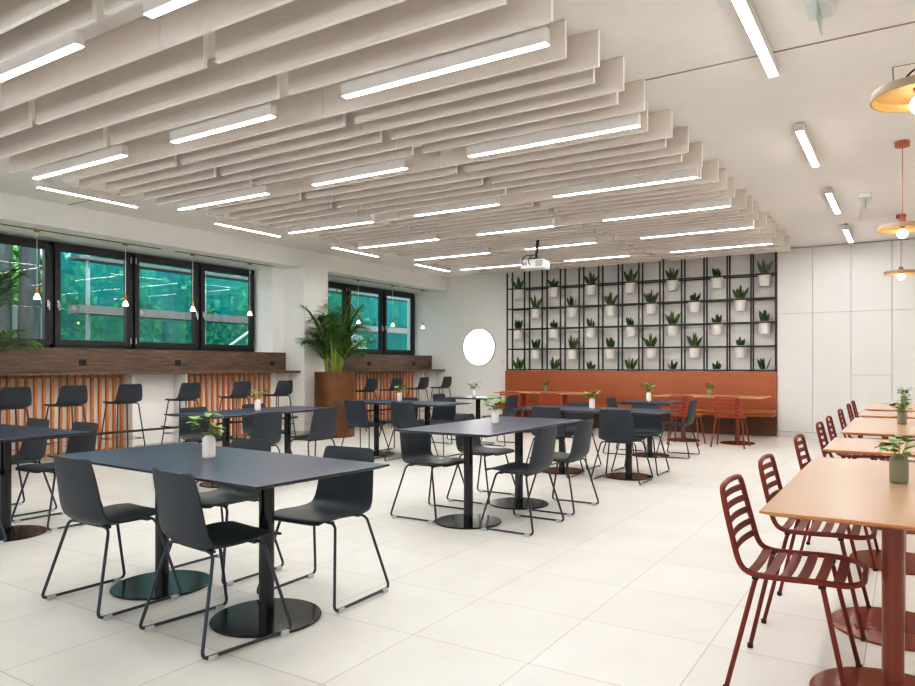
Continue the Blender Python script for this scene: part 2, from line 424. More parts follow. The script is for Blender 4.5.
# ------------------------------------------------------------------ bar counters under the windows
def counter(name, label, y0, y1, sockets, legs, x_sock=-9.649):
    t = thing(name, label, 'counter', (-9.5, (y0+y1)/2, 0), 0, 'wooden window counters')
    ox, oy = -9.5, (y0+y1)/2
    def B(a, b, bev=0, bm=None):
        bm = bm or BM(); return box(bm, (a[0]-ox, a[1]-oy, a[2]), (b[0]-ox, b[1]-oy, b[2]), bev)
    obj('worktop', B((-9.7, y0, 1.125), (-9.27, y1, 1.16), .004), 'wood', t)
    obj('back_panel', B((-9.70, y0, 1.162), (-9.65, y1, 1.485), .003), 'wood', t)
    for y in sockets:
        s = obj('power_socket', B((-9.649, y-.05, 1.25), (-9.64, y+.05, 1.335), .003), 'black', t)
        bm = BM(); lathe(bm, [(.022, 0), (.022, .004)], (0, 0, 0), 16)
        bmesh.ops.rotate(bm, verts=bm.verts, matrix=Matrix.Rotation(R(90), 3, 'Y')); bmesh.ops.translate(bm, verts=bm.verts, vec=(-9.64-ox, y-oy, 1.292))
        obj('socket_face', bm, 'rubber', s)
    for y in legs:
        obj('leg_panel', B((-9.7, y-.015, 0), (-9.42, y+.015, 1.123)), 'wall', t)
    bm = BM(); tube(bm, [(-9.36-ox, y0-oy, .325), (-9.36-ox, y1-oy, .325)], .016, 10)
    f = obj('foot_rail', bm, 'black', t)
    for y in [y0+.1+k*(y1-y0-.2)/5 for k in range(6)]:
        b = BM(); tube(b, [(-9.36-ox, y-oy, .325), (-9.70-ox, y-oy, .325)], .01, 8); obj('rail_bracket', b, 'black', f)
    return t
counter('bar_counter', 'dark wood window counter with black sockets, left of the column', 3.0, 9.13, (4.2, 5.43, 6.91, 8.81), (6.03, 6.9, 8.98))
counter('bar_counter', 'dark wood window counter running from the column to the back wall', 9.77, YB-.02, (10.2, 11.46, 13.03), (13.1, 13.56))
def slats(label, y0, y1, n):
    bm = BM()
    for i in range(n):
        y = y0+(y1-y0)*i/(n-1); box(bm, (-.025, y-y0-.017, .05), (.014, y-y0+.017, 1.122), .003)
    for z in (.052, 1.085): box(bm, (-.032, -.02, z), (-.0255, y1-y0+.02, z+.03))
    o = obj('slat_screen', bm, 'slat', None, None, (-9.62, y0, 0)); tag(o, label, 'slat screen', 'wooden slat screens under the window counters')
slats('row of vertical oak slats under the left end of the long counter', 3.2, 5.973, 27)
slats('row of vertical oak slats under the counter beside the column', 6.99, 8.72, 17)
slats('row of vertical oak slats under the counter behind the palm planter', 9.9, 12.94, 28)

# window pendants
wp = thing('window_pendant', '', 'pendant light', (-9.52, 4.77, 0)); wp['group'] = 'small bulb pendants in front of the windows'
bm = BM(); lathe(bm, [(.016, 2.96), (.036, 2.968), (.036, 2.993)], n=20); obj('canopy', bm, 'brass', wp, 40)
bm = BM(); tube(bm, [(0, 0, 2.26), (0, 0, 2.955)], .004, 6); obj('cord', bm, 'plastic', wp)
bm = BM(); lathe(bm, [(.018, 2.17), (.018, 2.25), (.008, 2.26)], n=16); obj('socket', bm, 'brass', wp, 40)
bm = BM(); lathe(bm, [(.004, 2.095), (.04, 2.098), (.043, 2.108), (.028, 2.15), (.018, 2.172)], n=20); obj('bulb', bm, 'glow_glass', wp, 60)
wl = ['small bulb pendant before the leftmost window, beside the cut-off palm', 'small bulb pendant before the second window post from the left',
      'small bulb pendant before the third window post, above the counter', 'small bulb pendant at the right edge of the long window',
      'small bulb pendant above the tall palm planter', 'middle bulb pendant before the window nearest the back wall', 'small bulb pendant closest to the back wall']
for i, y in enumerate((4.77, 5.97, 7.08, 8.2, 10.97, 12.09, 13.2)):
    if i == 0: wp['label'] = wl[0]
    else: copy_tree(wp, (-9.52, y, 0), 0, wl[i])

# ------------------------------------------------------------------ back wall: cabinets, bench, shelf
cabx = [-1.985, -1.418, -.83, -.235, .36, .955, 1.55, 2.145, 2.74]
cw = ['leftmost white floor-to-ceiling cabinet beside the plant shelf', 'second white tall cabinet from the plant shelf', 'white tall cabinet with an extra low door seam, third from the plant shelf', 'white tall cabinet behind the row of tan tables, fourth from the plant shelf', 'fifth white tall cabinet from the plant shelf', 'sixth white tall cabinet from the plant shelf', 'seventh white tall cabinet from the plant shelf', 'eighth white tall cabinet from the plant shelf, by the right wall']
for i in range(8):
    x0, x1 = cabx[i], cabx[i+1]; w = x1-x0
    t = thing('tall_cabinet', cw[i], 'cabinet', (x0, 13.45, 0), 0, 'white tall cabinets along the back wall')
    bm = BM(); box(bm, (.001, .022, 0), (w-.001, YB-13.45-.002, CZ-.012)); obj('carcass', bm, 'gap', t)
    bm = BM(); box(bm, (0, .012, 0), (w, .0215, .085)); obj('plinth', bm, 'door', t)
    cuts = [.09, 1.092, 2.164, 3.303] if i == 2 else [.09, 2.164, 3.303]
    for a, b in zip(cuts, cuts[1:]):
        bm = BM(); box(bm, (.0025, 0, a+.0025), (w-.0025, .021, b-.0025), .0015); obj('door', bm, 'door', t)
BX0, BX1 = -7.38, -1.99
t = thing('bench', 'long built-in bench with tan leather back and seat under the plant shelf', 'bench', (BX0, 13.42, 0))
W = BX1-BX0
bm = BM(); box(bm, (0, -.03, .40), (W, .03, 1.145), .008); obj('back_rest', bm, 'leather', t, 40)
bm = BM(); box(bm, (0, -.50, .395), (W, -.035, .475), .02); obj('seat_cushion', bm, 'leather', t, 40)
bm = BM(); box(bm, (0, -.52, .365), (W, -.035, .393), .003); obj('seat_board', bm, 'leather', t)
bm = BM(); box(bm, (0, -.02, 0), (W, .02, .363)); obj('base_panel', bm, 'leather_shaded', t)
bm = BM(); box(bm, (0, .032, .0), (.03, .33, 1.12)); obj('end_panel', bm, 'leather', t)
for k in range(9):
    x = .2+k*(W-.4)/8
    bm = BM(); box(bm, (x-.03, -.42, .33), (x+.03, -.035, .363)); box(bm, (x-.03, -.09, .16), (x+.03, -.035, .33)); obj('bracket', bm, 'leather_shaded', t)
# shelf of uprights
px = [-7.35+.4110*i for i in range(14)]
zl = [1.164, 1.598, 2.025, 2.455, 2.885, 3.285]
t = thing('plant_shelf', 'black metal plant shelf of upright loops filled with white pots', 'shelf', (0, 13.43, 0))
S = .0125; YD = .25
for x in px:
    bm = BM()
    box(bm, (x-S, -S, 1.147), (x+S, S, 3.285)); box(bm, (x-S, YD-S, 1.147), (x+S, YD+S, 3.285)); box(bm, (x-S, -S, 3.285), (x+S, YD+S, 3.285+2*S), .004)
    obj('upright', bm, 'black', t)
for z in zl[:5]:
    bm = BM(); box(bm, (px[0], -S-.002, z-S), (px[-1], S-.004, z+S)); obj('front_rail', bm, 'black', t)
    bm = BM(); box(bm, (px[0], YD-S+.004, z-S), (px[-1], YD+S+.002, z+S)); obj('rear_rail', bm, 'black', t)
# pots
def make_pot(seed):
    random.seed(seed)
    t = thing('potted_snake_plant', '', 'potted plant')
    bm = BM(); lathe(bm, [(.084, -.212), (.088, -.207), (.111, -.015), (.12, -.012), (.121, .014), (.112, .014), (.108, -.02), (.0, -.022)], n=20, cap=False)
    obj('pot', bm, 'pot', t, 40)
    bm = BM(); lathe(bm, [(.106, -.0195), (.0, -.012)], n=14, cap=False); obj('soil', bm, 'soil', t)
    bm = BM(); n = random.randint(6, 9)
    hh = random.uniform(.19, .30)
    for i in range(n):
        a = 2*PI*i/n+random.uniform(-.4, .4); sp = random.uniform(.15, .55)
        blade(bm, (.03*math.cos(a), .03*math.sin(a), -.018), (sp*math.cos(a), sp*math.sin(a), 1), hh*random.uniform(.65, 1.1), .056, .2)
    for i in range(2): blade(bm, (.01*i, 0, -.018), (.1*(i-.5), .08, 1), hh*1.05, .045)
    obj('leaves', bm, 'snake_dark' if seed % 3 == 0 else 'snake', t)
    return t
protos = [make_pot(s) for s in (11, 23, 36, 42, 57)]
used = set(); rn = ['bottom', 'second lowest', 'middle', 'second highest', 'top']
sh = 0
for r in range(5):
    cols = list(range(0, 13, 2)) if r % 2 == 0 else list(range(1, 13, 2))
    for j, c_ in enumerate(cols):
        x = (px[c_]+px[c_+1])/2; loc = (x, 13.43+YD/2, zl[r]+.004)
        n = len(cols)
        pos = 'leftmost' if j == 0 else ('rightmost' if j == n-1 else '%s from left' % ordw(j+1))
        lab = 'snake plant in white pot, %s in the %s row of black shelf' % (pos, rn[r])
        sh = (sh*3+r+j*2+1) % 5
        rz = random.uniform(0, 6.28)
        if sh not in used:
            used.add(sh); o = protos[sh]; o.location = loc; o.rotation_euler = (0, 0, rz); o['label'] = lab; o['group'] = 'potted snake plants on the black shelf'
        else: copy_tree(protos[sh], loc, rz, lab, 'potted snake plants on the black shelf')
for k in range(5):
    if k not in used:
        for ch in protos[k].children: bpy.data.objects.remove(ch)
        bpy.data.objects.remove(protos[k])
for o in [q for q in C.objects if q.parent is None and (q.name.startswith('potted_snake') or q.name in ('plant_shelf', 'bench'))]:
    th = .028; p = Vector((o.location.x+1.985, o.location.y-13.45)); c_, s_ = math.cos(th), math.sin(th)
    o.location.x = -1.985+p.x*c_-p.y*s_; o.location.y = 13.45+p.x*s_+p.y*c_; o.rotation_euler.z += th
# round lamp
t = thing('wall_lamp', 'round white glowing wall lamp left of the plant shelf', 'lamp', (-8.33, YB, 1.67))
def disc(prof, mat, name, smooth=50):
    bm = BM(); lathe(bm, prof, n=64); bmesh.ops.rotate(bm, verts=bm.verts, matrix=Matrix.Rotation(R(90), 3, 'X')); return obj(name, bm, mat, t, smooth)
disc([(.39, .001), (.415, .001), (.42, .006), (.42, .05), (.413, .056), (.407, .05)], 'housing', 'rim')
disc([(.405, .03), (.405, .052), (.39, .057)], 'disc', 'diffuser')
bm = BM(); box(bm, (-.04, -.012, -.04), (.04, 0, .04), .003); o = obj('light_switch', bm, 'plastic', None, None, (-7.74, YB-.0005, 1.33)); tag(o, 'small white switch plate on the wall right of the round lamp', 'light switch')

# ------------------------------------------------------------------ tables
def slab(bm, w, l, z=.75, th=.024, cham=.045):
    def ring(hw, hl, zz): return [bm.verts.new(p) for p in ((-hw, -hl, zz), (hw, -hl, zz), (hw, hl, zz), (-hw, hl, zz))]
    a = ring(w/2-.003, l/2-.003, z); b = ring(w/2, l/2, z-.002); c = ring(w/2, l/2, z-.009); d = ring(w/2-cham, l/2-cham, z-th)
    bm.faces.new(a)
    for p, q, mi in ((a, b, 0), (b, c, 1), (c, d, 1)):
        for i in range(4): bm.faces.new((p[i], p[(i+1) % 4], q[(i+1) % 4], q[i])).material_index = mi
    bm.faces.new(d[::-1]).material_index = 1
def table(name, label, loc, rz, w, l, legs, mats, base_r, group, pole=.037):
    t = thing(name, label, 'table', loc, rz, group)
    bm = BM(); slab(bm, w, l); obj('tabletop', bm, [mats[0], mats[1]], t)
    for lx, ly in legs:
        bm = BM(); lathe(bm, [(pole, .013), (pole, .718)], (lx, ly, 0), 28); box(bm, (lx-.11, ly-.11, .716), (lx+.11, ly+.11, .7255))
        p = obj('pedestal', bm, mats[2], t, 40)
        bm = BM(); lathe(bm, [(base_r-.004, 0), (base_r, .003), (base_r, .009), (base_r-.004, .0125), (.05, .014)], (lx, ly, 0), 56); obj('base', bm, mats[3], p, 40)
    return t
DK = ('navy', 'black', 'black_gloss', 'black_gloss')
dg = 'dark navy pedestal tables'
TB = dict(
  A=('long dark navy table nearest the viewer, white vase on top', (-3.165, 2.465, 0), R(-3.2), 1.80, .82, [(-.455, 0), (.455, 0)]),
  B=('long dark table end-on in the middle of the room, reflecting the light', (-3.0, 5.23, 0), 0, .86, 1.72, [(0, -.45), (0, .41)]),
  C=('long dark table lying crosswise in front of the leather bench, behind the middle table', (-3.09, 7.66, 0), 0, 1.74, .8, [(-.41, 0), (.41, 0)]),
  D=('small square dark table closest to the leather bench', (-3.07, 9.64, 0), 0, .8, .8, [(0, 0)]),
  E=('long dark table in front of the slatted counter, behind the nearest table', (-6.15, 5.4, 0), 0, .8, 1.75, [(0, -.42), (0, .45)]),
  F=('long dark table in front of the palm planter', (-5.96, 7.76, 0), 0, 1.8, .8, [(-.44, 0), (.44, 0)]),
  G=('small square dark table in front of the round wall lamp', (-5.88, 9.66, 0), 0, .78, .78, [(0, 0)]),
  H=('long dark table cut off by the left edge of the picture', (-6.14, 2.63, 0), 0, 1.8, .8, [(-.45, 0), (.45, 0)]))
for k, (lab, loc, rz, w, l, legs) in TB.items():
    table('pedestal_table', lab, loc, rz, w, l, legs, DK, .266, dg)
OR = ('tan', 'tan_edge', 'terra_gloss', 'terra_gloss'); og = 'tan topped tables with terracotta pedestals'
for lab, y0, y1, legs in (
    ('long tan table nearest the viewer on the right, sage vase on top', 2.59, 4.29, (3.05, 3.90)),
    ('square tan table right behind the nearest long tan table', 4.70, 5.52, (5.22,)),
    ('long tan table in the middle of the right-hand row', 6.0, 7.72, (6.42, 7.3)),
    ('square tan table, second farthest in the right-hand row', 8.1, 8.92, (8.51,)),
    ('long tan table farthest back in the right-hand row', 9.33, 11.06, (9.75, 10.6))):
    yc = (y0+y1)/2
    table('pedestal_table', lab, (-.050, yc, 0), 0, .78, y1-y0, [(0, y-yc) for y in legs], OR, .282, og)
OW = ('tan', 'tan_edge', 'terra_gloss', 'terra_gloss')
table('pedestal_table', 'long tan table along the left half of the leather bench', (-5.86, 12.0, 0), 0, 1.8, .78, [(-.375, -.1), (.495, -.1)], OW, .27, og)
table('pedestal_table', 'long tan table along the right half of the leather bench', (-2.78, 11.98, 0), 0, 1.72, .78, [(-.43, -.1), (.43, -.1)], OW, .27, og)

# ------------------------------------------------------------------ shell chairs
def sled(bm, sx):
    X, r = .272, .0078
    P = [(sx*.19, -.135, .425), (sx*X, -.238, r+.008), (sx*X, .222, r+.008), (sx*.19, .12, .428)]
    pts = fillet([(sx*.06, -.12, .43)]+P+[(sx*.06, .11, .432)], .035, 5)
    tube(bm, pts, r, 8)
chair = thing('shell_chair', '', 'chair'); chair['group'] = 'dark grey shell chairs'
bm = BM()
shell_surface(bm, [(.235, .437, .155, .0), (.232, .444, .175, .0), (.205, .455, .195, .004), (.12, .456, .208, .008), (.02, .444, .212, .014), (-.08, .436, .212, .02), (-.15, .446, .21, .024), (-.188, .485, .206, .03), (-.205, .55, .2, .03), (-.216, .64, .192, .026), (-.226, .72, .184, .02), (-.231, .765, .174, .016), (-.2325, .777, .164, .014), (-.233, .782, .148, .012)])
obj('shell', bm, 'shell', chair, 60)
for sx in (-1, 1):
    bm = BM(); sled(bm, sx); f = obj('sled_frame', bm, 'frame', chair, True)
    for y in (-.19, .175):
        b = BM(); box(b, (sx*.272-.013, y-.022, 0), (sx*.272+.013, y+.022, .022), .003); obj('glide', b, 'glide', f)
bm = BM(); box(bm, (-.1, -.13, .418), (.1, .11, .434), .004); box(bm, (-.16, -.125, .419), (.16, -.105, .43)); box(bm, (-.16, .09, .421), (.16, .11, .432)); obj('seat_bracket', bm, 'frame', chair)
first = [True]
def place(proto, first, x, y, rz, label, group):
    if first[0]:
        first[0] = False; proto.location = (x, y, 0); proto.rotation_euler = (0, 0, rz); proto['label'] = label; proto['group'] = group
    else: copy_tree(proto, (x, y, 0), rz, label, group)
N_, S_, E_, W_ = 0, PI, -PI/2, PI/2
SC = [
 (-3.63, 2.21, N_+R(-1.5), 'dark shell chair on the near side of the nearest table, left one'),
 (-2.765, 2.19, N_+R(-7), 'dark shell chair on the near side of the nearest table, right one'),
 (-2.73, 2.855, S_+R(2), 'dark shell chair at the far right corner of the nearest table'),
 (-3.56, 2.86, S_, 'dark shell chair behind the nearest table, left one on its far side'),
 (-3.40, 4.86, E_, 'dark shell chair on the left side of the middle table, nearer one'),
 (-3.40, 5.69, E_, 'dark shell chair on the left side of the middle table, farther one'),
 (-2.565, 4.87, W_, 'dark shell chair on the right side of the middle table, nearer one'),
 (-2.59, 5.67, W_, 'dark shell chair on the right side of the middle table, farther one'),
 (-2.655, 7.38, N_, 'dark shell chair seen from behind at the crosswise table before the bench, right one'),
 (-3.47, 7.38, N_, 'dark shell chair seen from behind at the crosswise table before the bench, left one'),
 (-2.68, 8.06, S_, 'dark shell chair facing us across the crosswise table before the bench, right one'),
 (-3.53, 8.06, S_, 'dark shell chair facing us across the crosswise table before the bench, left one'),
 (-2.715, 9.74, W_, 'dark shell chair on the right of the small table closest to the bench'),
 (-3.45, 9.72, E_, 'dark shell chair on the left of the small table closest to the bench'),
 (-6.6, 5.08, E_, 'dark shell chair between slatted counter and its table, nearer one'),
 (-6.6, 5.93, E_, 'dark shell chair between slatted counter and its table, farther one'),
 (-5.71, 4.97, W_, 'dark shell chair on the right side of the table before the slats, nearer one'),
 (-5.71, 5.79, W_, 'dark shell chair on the right side of the table before the slats, farther one'),
 (-6.33, 7.43, N_, 'dark shell chair seen from behind at the table before the planter, left one'),
 (-5.53, 7.43, N_, 'dark shell chair seen from behind at the table before the planter, right one'),
 (-6.28, 8.12, S_, 'dark shell chair on the far side of the planter table, left one'),
 (-5.62, 8.12, S_, 'dark shell chair on the far side of the planter table, right one'),
 (-5.5, 9.72, W_, 'dark shell chair on the right of the small table under the round lamp'),
 (-6.38, 9.6, E_, 'dark shell chair on the left of the small table under the round lamp'),
 (-5.77, 3.05, S_, 'dark shell chair behind the cut-off table at the left edge, right one'),
 (-6.52, 3.06, S_, 'dark shell chair behind the cut-off table at the left edge, left one'),
 (-5.69, 2.29, N_, 'dark shell chair on the near side of the cut-off left table, only a foot showing'),
]
for x, y, rz, lab in SC: place(chair, first, x, y, rz, lab, 'dark grey shell chairs')

# ------------------------------------------------------------------ bar stools
stool = thing('bar_stool', '', 'bar stool')
bm = BM()
shell_surface(bm, [(.19, .745, .14, .0), (.185, .755, .16, .0), (.16, .765, .175, .003), (.08, .765, .185, .008), (-.02, .757, .19, .014), (-.1, .757, .192, .02), (-.15, .775, .19, .024), (-.175, .82, .186, .026), (-.187, .885, .178, .022), (-.195, .955, .166, .018), (-.198, .993, .152, .014), (-.199, 1.003, .135, .012)])
obj('shell', bm, 'shell', stool, 60)
for sx in (-1, 1):
    for sy in (-1, 1):
        bm = BM(); tube(bm, fillet([(sx*.05, sy*.11, .748), (sx*.145, sy*.13, .745), (sx*.215, sy*.215, .006)], .03), .0085, 8)
        l = obj('leg', bm, 'frame', stool, True)
        b = BM(); lathe(b, [(.012, 0), (.012, .014)], (sx*.215, sy*.215, 0), 12); obj('foot_cap', b, 'rubber', l)
bm = BM(); z = .27; q = .187
tube(bm, [(-q, q, z), (q, q, z), (q, -q, z), (-q, -q, z)], .007, 8, True); obj('footrest', bm, 'frame', stool, True)
bm = BM(); box(bm, (-.11, -.12, .738), (.11, .12, .753), .004); obj('seat_bracket', bm, 'frame', stool)
first = [True]
for i, (y, w) in enumerate(((4.2, 'leftmost of the row before the slatted counter'), (4.87, 'second from the left before the slatted counter'), (5.62, 'third from the left, at the end of the first slats'), (6.55, 'fourth from the left, just right of the white gap'), (7.48, 'fifth from the left before the second slats'), (8.36, 'nearest to the column on its left side'),
                         (10.60, 'first one right of the palm planter'), (11.38, 'second one right of the palm planter'), (12.33, 'third one right of the palm planter'), (13.22, 'closest to the back wall'))):
    place(stool, first, -9.03, y, W_, 'dark low-backed bar stool, '+w, 'dark bar stools along the window counters')

# ------------------------------------------------------------------ slatted metal chairs
def slat_chair(name, mat):
    t = thing(name, '', 'chair')
    half = [(.0, .243, .452), (.12, .24, .452), (.195, .19, .455), (.212, .1, .458), (.212, -.05, .452), (.208, -.13, .456), (.203, -.172, .487), (.198, -.2, .58), (.19, -.226, .685), (.182, -.238, .738), (.15, -.246, .768), (.0, -.256, .773)]
    h = catmull(half, 4); pts = h+[(-x, y, z) for x, y, z in h[::-1][1:-1]]
    bm = BM(); tube(bm, pts, .0115, 8, True); obj('frame', bm, mat, t, True)
    def at_side(val, idx):
        best = min(h, key=lambda p: abs(p[idx]-val) + (10 if (idx == 1 and p[2] > .47) or (idx == 2 and p[1] > -.17) else 0)); return best
    def strip(x, y, z, dy, dz, w, th=.004, bow=(0, 0, -.012), n=8):
        bm = BM(); prev = None; d = Vector((0, dy, dz)).normalized(); nn = Vector((0, -d.z, d.y))
        for i in range(n+1):
            s = -1+2*i/n; c = Vector((s*x, y, z))+Vector(bow)*(1-s*s)
            cur = [bm.verts.new(c+d*a+nn*b) for a, b in ((-w/2, th/2), (w/2, th/2), (w/2, -th/2), (-w/2, -th/2))]
            if prev:
                for k in range(4): bm.faces.new((prev[k], prev[(k+1) % 4], cur[(k+1) % 4], cur[k]))
            else: bm.faces.new(cur)
            prev = cur
        bm.faces.new(prev[::-1]); return bm
    for y in (.165, .105, .045, -.015, -.075, -.135):
        p = at_side(y, 1); obj('seat_slat', strip(abs(p[0])-.008, y, p[2], 1, 0, .037), mat, t, 40)
    for z in (.525, .575, .625, .675, .722):
        p = at_side(z, 2); obj('back_slat', strip(abs(p[0])-.006, p[1], z, -.12, 1, .027, bow=(0, -.02, 0)), mat, t, 40)
    for sx in (-1, 1):
        for sy, fy in ((.115, .21), (-.115, -.215)):
            bm = BM(); tube(bm, fillet([(sx*.13, sy*.9, .434), (sx*.19, sy, .44), (sx*.243, fy, .008)], .03), .0095, 8); l = obj('leg', bm, mat, t, True)
            b = BM(); lathe(b, [(.0125, 0), (.0125, .018)], (sx*.243, fy, 0), 12); obj('foot_cap', b, 'rubber', l)
            b = BM(); box(b, (sx*.2-.012, sy-.012, .434), (sx*.2+.012, sy+.012, .449)); obj('frame_block', b, 'rubber', l)
    return t
sc = slat_chair('slatted_chair', 'terra'); first = [True]
for y, lab in ((3.065, 'terracotta slatted chair nearest the viewer at the long tan table'), (3.90, 'terracotta slatted chair second from the front at the nearest long tan table'),
               (5.18, 'terracotta slatted chair at the square tan table behind the nearest'), (6.45, 'terracotta slatted chair at the middle long tan table, nearer one'), (7.25, 'terracotta slatted chair at the middle long tan table, farther one'),
               (8.5, 'terracotta slatted chair at the second farthest tan table'), (9.75, 'terracotta slatted chair at the farthest tan table, nearer one'), (10.6, 'terracotta slatted chair at the farthest tan table, farther one')):
    place(sc, first, -.385, y, E_, lab, 'terracotta slatted chairs along the right-hand tables')
sc = slat_chair('slatted_chair', 'rust'); first = [True]
for x, y, lab in ((-6.13, 11.4, 'orange slatted chair at the left bench table, left one'), (-5.33, 11.4, 'orange slatted chair at the left bench table, right one'),
               (-3.02, 11.34, 'orange slatted chair at the right bench table, left one'), (-2.35, 11.37, 'orange slatted chair at the right bench table, right one')):
    place(sc, first, x, y, N_, lab, 'orange slatted chairs before the leather bench')

# ------------------------------------------------------------------ vases
def vase(loc, mat, seed, label, group, h=.122, r=.034, fan=1.0):
    random.seed(seed)
    t = thing('vase', label, 'vase', (loc[0], loc[1], .7505), random.uniform(0, 6), group)
    bm = BM(); lathe(bm, [(r*.82, 0), (r*.97, .006), (r, .014), (r, h*.82), (r*.93, h*.9), (r*.66, h*.96), (r*.62, h), (r*.5, h), (r*.5, h*.8)], n=28, cap=False)
    bm.faces.new([v for v in bm.verts if abs(v.co.z) < 1e-6]); obj('body', bm, mat, t, 40)
    sb = BM(); lb = BM(); n = random.randint(6, 8)
    for i in range(n):
        a = 2*PI*i/n+random.uniform(-.5, .5); L = random.uniform(.03, .135)*fan; sp = random.uniform(.15, .8)
        d = Vector((math.cos(a)*sp, math.sin(a)*sp, 1)).normalized(); b0 = Vector((.008*math.cos(a), .008*math.sin(a), h*.85)); e = b0+d*(L+.02)
        tube(sb, [b0, b0+d*(L+.02)*.5, e], .0018, 5)
        for q in range(3):
            a2 = a+(q-1)*1.3+random.uniform(-.4, .4)
            leaf(lb, e-d*q*.02, (math.cos(a2), math.sin(a2), random.uniform(-.1, .7)), random.uniform(.055, .09), random.uniform(.046, .066), .3)
    obj('stems', sb, 'palm_stem', t); obj('leaves', lb, 'leaf', t, True)
wg = 'white vases with green sprigs on the dark tables'; sg = 'sage vases with green sprigs on the tan tables'
for i, (x, y, lab) in enumerate(((-3.227, 2.501, 'white vase with leafy sprig on the nearest dark table'), (-6.2, 5.45, 'white vase with sprig on the table before the slatted counter'), (-3.055, 5.303, 'white vase with sprig on the middle dark table'),
    (-6.1, 7.9, 'white vase with fern sprig on the table before the palm planter'), (-3.16, 7.76, 'white vase with spreading sprig on the crosswise table before the bench'), (-3.12, 9.75, 'white vase with sprig on the small table closest to the bench'), (-5.96, 9.67, 'white vase with sprig on the small table under the round lamp'))):
    vase((x, y), 'ceramic', 100+i, lab, wg)
for i, (x, y, lab) in enumerate(((-.036, 3.507, 'sage green vase with sprig on the nearest long tan table'), (-.05, 7.05, 'sage green vase with leafy sprig on the middle long tan table'), (-.053, 10.5, 'sage green vase with sprig on the farthest tan table'),
    (-2.84, 12.1, 'sage green vase with sprig on the right bench table'), (-5.86, 12.08, 'sage green vase with sprig on the left bench table'))):
    vase((x, y), 'sage', 200+i, lab, sg, .118, .036, .8)

# ------------------------------------------------------------------ palms
def palm(loc, label, seed, rz=0):
    random.seed(seed)
    t = thing('palm_planter', label, 'potted plant', loc, rz, 'tall palms in rusted planters')
    bm = BM(); lathe(bm, [(.345, 0), (.35, .01), (.352, 1.135), (.345, 1.14), (.325, 1.14), (.322, 1.05), (0, 1.05)], n=48, cap=False); obj('planter', bm, 'corten', t, 40)
    bm = BM(); lathe(bm, [(.321, 1.056), (0, 1.075)], n=24, cap=False); obj('soil', bm, 'soil', t)
    sb = BM(); lb = BM()
    for i in range(30):
        a = i*2.399+random.uniform(-.3, .3); rr = random.uniform(.02, .17); reach = random.uniform(.18, .66); hgt = random.uniform(1.1, 1.9)
        if i % 4 == 0: hgt *= .55; reach = random.uniform(.4, .62)
        droop = random.uniform(.25, .65)
        b0 = Vector((rr*math.cos(a), rr*math.sin(a), 1.06)); pts = []
        for k in range(13):
            s = k/12; pts.append(b0+Vector((math.cos(a)*reach*s**1.8, math.sin(a)*reach*s**1.8, hgt*(s-.30*droop*2*s**3))))
        tube(sb, pts, [.011*(1-.8*k/12) for k in range(13)], 5)
        for k in range(28):
            s = .30+.70*k/28; f = s*12; j = min(11, int(f)); p = pts[j].lerp(pts[j+1], f-j); tg = (pts[j+1]-pts[j]).normalized()
            sd = tg.cross(Vector((0, 0, 1))); sd = sd.normalized() if sd.length > .05 else Vector((-math.sin(a), math.cos(a), 0))
            L = .28*math.sin(PI*(.18+.75*(s-.30)/.70))+.08
            for q in (-1, 1):
                d = (sd*q*.8+tg*.75+Vector((0, 0, random.uniform(-.25, .15)))).normalized()
                leaf(lb, p, d, L*random.uniform(.85, 1.1), .022, random.uniform(.2, .45), None, 3, 0, .2)
        leaf(lb, pts[-1], pts[-1]-pts[-2], .18, .022, .3)
    for b in (sb, lb):
        for v in b.verts:
            if v.co.x < -.40: v.co.x = -.40+(v.co.x+.40)*.15
    obj('stems', sb, 'palm_stem', t, True); obj('fronds', lb, 'palm', t)
palm((-8.66, 9.35, 0), 'tall areca palm in a rust-brown round planter before the white column', 5)
palm((-8.66, 3.55, 0), 'areca palm whose fronds reach in from the left edge', 9)

# ------------------------------------------------------------------ disc pendants
def disc_pendant(x, y, z, label, r=.207):
    t = thing('disc_pendant', label, 'pendant light', (x, y, 0), 0, 'round disc pendants over the tan tables')
    bm = BM(); lathe(bm, [(.058, CZ-.05), (.06, CZ-.045), (.06, CZ-.001)], n=28); obj('canopy', bm, 'copper', t, 40)
    bm = BM(); tube(bm, [(0, 0, z+.1), (0, 0, CZ-.05)], .0035, 8); obj('cord', bm, 'copper', t)
    bm = BM(); lathe(bm, [(.028, z+.03), (.028, z+.095), (.01, z+.105)], n=20); obj('lamp_holder', bm, 'copper', t, 40)
    bm = BM(); lathe(bm, [(r, z), (r, z+.03), (r*.97, z+.042), (.03, z+.048)], n=64, cap=False); s = obj('shade', bm, 'taupe', t, 35)
    bm = BM(); lathe(bm, [(r-.004, z+.001), (r-.004, z+.028), (r*.95, z+.038), (.03, z+.044)], n=64, cap=False); obj('gold_lining', bm, 'gold', s, 35)
    bm = BM(); bmesh.ops.create_uvsphere(bm, u_segments=20, v_segments=12, radius=.043); bmesh.ops.translate(bm, verts=bm.verts, vec=(0, 0, z-.035)); obj('bulb', bm, 'bulb', t, True)
    bm = BM(); lathe(bm, [(.018, z), (.018, z+.03)], n=16); obj('socket', bm, 'copper', t, 40)
disc_pendant(.045, 3.98, 2.53, 'brown disc pendant with gold lining at the right edge, nearest')
disc_pendant(-.05, 7.6, 2.50, 'disc pendant with copper canopy, middle of the three')
disc_pendant(-.09, 11.29, 2.50, 'disc pendant farthest back, hanging before the white cabinets')
bm = BM(); box(bm, (-.09, 5.68, CZ-.012), (.5, 6.2, CZ+.0), .004); box(bm, (-.1, 5.67, CZ-.003), (.51, 6.21, CZ), 0, 1); o = obj('access_panel', bm, ['ceiling', 'gap']); tag(o, 'square white access panel on the ceiling above the nearest disc pendant', 'access panel')
